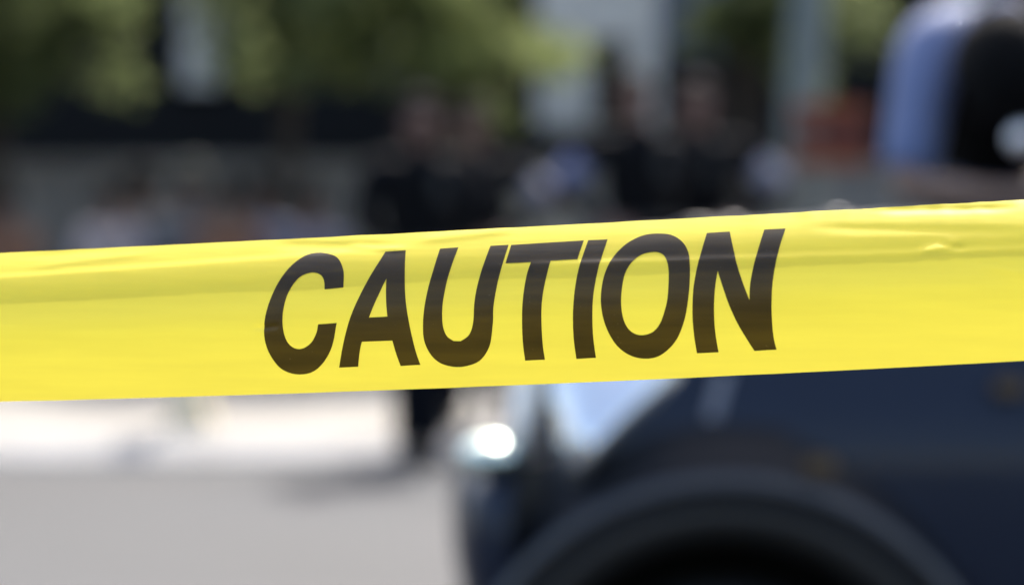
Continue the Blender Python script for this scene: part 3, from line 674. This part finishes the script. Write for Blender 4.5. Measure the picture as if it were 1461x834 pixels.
bd = thing('building', 'dark glazed building with pale stone pilasters beyond the trees', 'building', (0, 24, .1))
MB().box(-16, 16, .30, 8, 0, 5.2).build('wall', M['dark'], bd)
MB().box(-16, 16, .12, .298, 0, 2.02).build('plinth', M['dark'], bd, bevel=.02)
MB().box(-16.2, 16.2, -.2, 8.2, 5.202, 5.55).build('cornice', M['lime'], bd, bevel=.05)
sp_ = 1.58
for k in range(-8, 10):
    x = -2.56+k*sp_
    if abs(x-.68) < .5 or abs(x-2.18) < .1 or k == -1: continue
    MB().box(x-.155, x+.155, -.04, .298, 2.04, 5.2).build('pilaster', M['lime'], bd, bevel=.02)
for k in range(-8, 10):
    for z0, z1 in ((2.25, 4.6),):
        x = -2.56+k*sp_
        if -.5 < x+sp_/2-.68 < .5 and z0 < 3: continue
        bl_ = abs(x+sp_/2-1.39) < .9 and z0 < 3
        wn = MB().box(x+.20, x+sp_-.20, .22, .296, z0, z1).build('window', M['frame'], bd)
        n_ = 2
        for q in range(n_):
            a = x+.26+q*(sp_-.52)/n_+.015; b = a+(sp_-.52)/n_-.03
            MB().box(a, b, .205, .218, z0+.06, z1-.06).build('pane', M['skyglass' if bl_ else 'dglass'], wn)
# stone entrance bay with a narrow dark recess
vs, fs = [], []
eb = MB()
eb.box(.20, .64, -.55, .296, 1.70, 5.2); eb.box(.92, 1.18, -.55, .296, 1.70, 5.2); eb.box(.642, .918, -.545, .296, 2.42, 5.2); eb.box(.642, .918, -.10, .296, 1.70, 2.416)
eb.build('entrance_bay', M['lime'], bd)
MB().box(.655, .905, -.125, -.102, 1.74, 2.40).build('pane', M['dglass'], bd)

# ------------------------------------------------------------------ trees
def tree(name, label, base, height, r0, clumps, lm, seed, dens=1., leaf=.052):
    rnd = random.Random(seed); root = thing(name, label, 'tree', base, 0, 'trees in front of the building')
    tk = MB(); top = V3(rnd.uniform(-.1, .1), 0, height*.62)
    tk.tube([(0, 0, .0), (.01, 0, .25), (top.x*.3, .02, height*.25), (top.x, 0, height*.62), (top.x, .05, height*.9)], [r0*1.5, r0*1.05, r0*.9, r0*.6, r0*.2], 12)
    for (cx, cy, cz, r) in clumps:
        st = V3(top.x*.6, 0, max(1.55, min(cz*.62, height*.55))); e = V3(cx, cy, cz)
        tk.tube([st, st.lerp(e, .5)+V3(0, 0, .12), e], [r0*.45, r0*.3, r0*.12], 8)
        for _ in range(3):
            d = V3(rnd.uniform(-1, 1), rnd.uniform(-1, 1), rnd.uniform(-.4, 1)).normalized()
            tk.tube([e.lerp(st, .3), e+d*r*.7], [r0*.14, r0*.05], 5)
    tk.build('trunk', M['bark'], root, True)
    vs, fs = [], []
    for (cx, cy, cz, r) in clumps:
        subs = [(V3(cx, cy, cz)+V3(rnd.gauss(0, .5), rnd.gauss(0, .5), rnd.gauss(0, .42))*r, r*rnd.uniform(.28, .5)) for _ in range(16)]
        for c, q in subs:
            for _ in range(int(dens*140*q*q/.16)):
                d = V3(rnd.gauss(0, 1), rnd.gauss(0, 1), rnd.gauss(0, 1)).normalized()*q*rnd.random()**.4
                p = c+V3(d.x, d.y, d.z*.75)
                a = V3(rnd.gauss(0, 1), rnd.gauss(0, 1), rnd.gauss(0, .6)).normalized(); b = a.cross(V3(rnd.gauss(0, 1), rnd.gauss(0, 1), rnd.gauss(0, 1))).normalized()
                l = leaf*rnd.uniform(.7, 1.3); k = len(vs)
                vs += [p-a*l, p+b*l*.5, p+a*l, p-b*l*.5]; fs.append((k, k+1, k+2, k+3))
    me = bpy.data.meshes.new('crown'); me.from_pydata(vs, [], fs); me.materials.append(lm)
    o = bpy.data.objects.new('crown', me); C.collection.objects.link(o); o.parent = root
    return root
TY = 20.46
tree('tree', 'dark leafy tree with crown hanging low at the far left', (-3.6, TY, .1), 3.9, .12,
     [(.05, -.55, 2.6, .9), (-.35, -.6, 2.0, .66), (.35, -.5, 2.35, .6), (-.15, -.4, 2.5, .8), (.6, -.3, 3.0, .7)], M['leafd'], 1, 1.3)
tree('tree', 'slender light green tree between the two pale pilasters', (-1.62, TY, .1), 3.9, .09,
     [(.06, -.6, 2.25, .46), (.22, -.55, 2.55, .5), (-.12, -.5, 2.75, .55), (.15, -.5, 3.2, .6)], M['leafm'], 2, 1.4)
tree('tree', 'broad bright green tree above the two left officers', (-.36, TY, .1), 3.9, .11,
     [(-.66, -.6, 2.2, .5), (-.28, -.55, 2.3, .58), (.20, -.5, 2.2, .52), (.36, -.5, 2.25, .40), (-.5, -.5, 2.7, .6), (-.15, -.5, 2.8, .6)], M['leaff'], 3, 1.3)
tree('tree', 'olive green tree right of the pale stone bay, by the lamp post', (1.66, TY, .1), 3.9, .11,
     [(.02, -.5, 2.45, .5), (.28, -.5, 2.55, .5), (-.25, -.5, 2.3, .3), (.3, -.4, 3.0, .6), (-.1, -.4, 3.2, .6)], M['leafd'], 4, 1.4)
for i, (x, lb) in enumerate(((-6.8, 'broad dark tree far out to the left of the row'), (4.8, 'dark tree behind the truck, farthest right of the row'))):
    tree('tree', lb, (x, TY, .1), 4.2, .13, [(0, -.5, 2.8, .9), (-.5, -.4, 3.3, .8), (.5, -.4, 3.3, .8)], M['leafd'], 5+i)

# ------------------------------------------------------------------ grow the figures
bpy.context.view_layer.update()
dg = bpy.context.evaluated_depsgraph_get()
new = [(o, bpy.data.meshes.new_from_object(o.evaluated_get(dg), preserve_all_data_layers=False, depsgraph=dg)) for o in SKINS]
for o, m_ in new:
    nm = o.data.name; old = o.data; o.modifiers.clear(); o.data = m_; bpy.data.meshes.remove(old); m_.name = nm
    m_.polygons.foreach_set('use_smooth', [True]*len(m_.polygons))
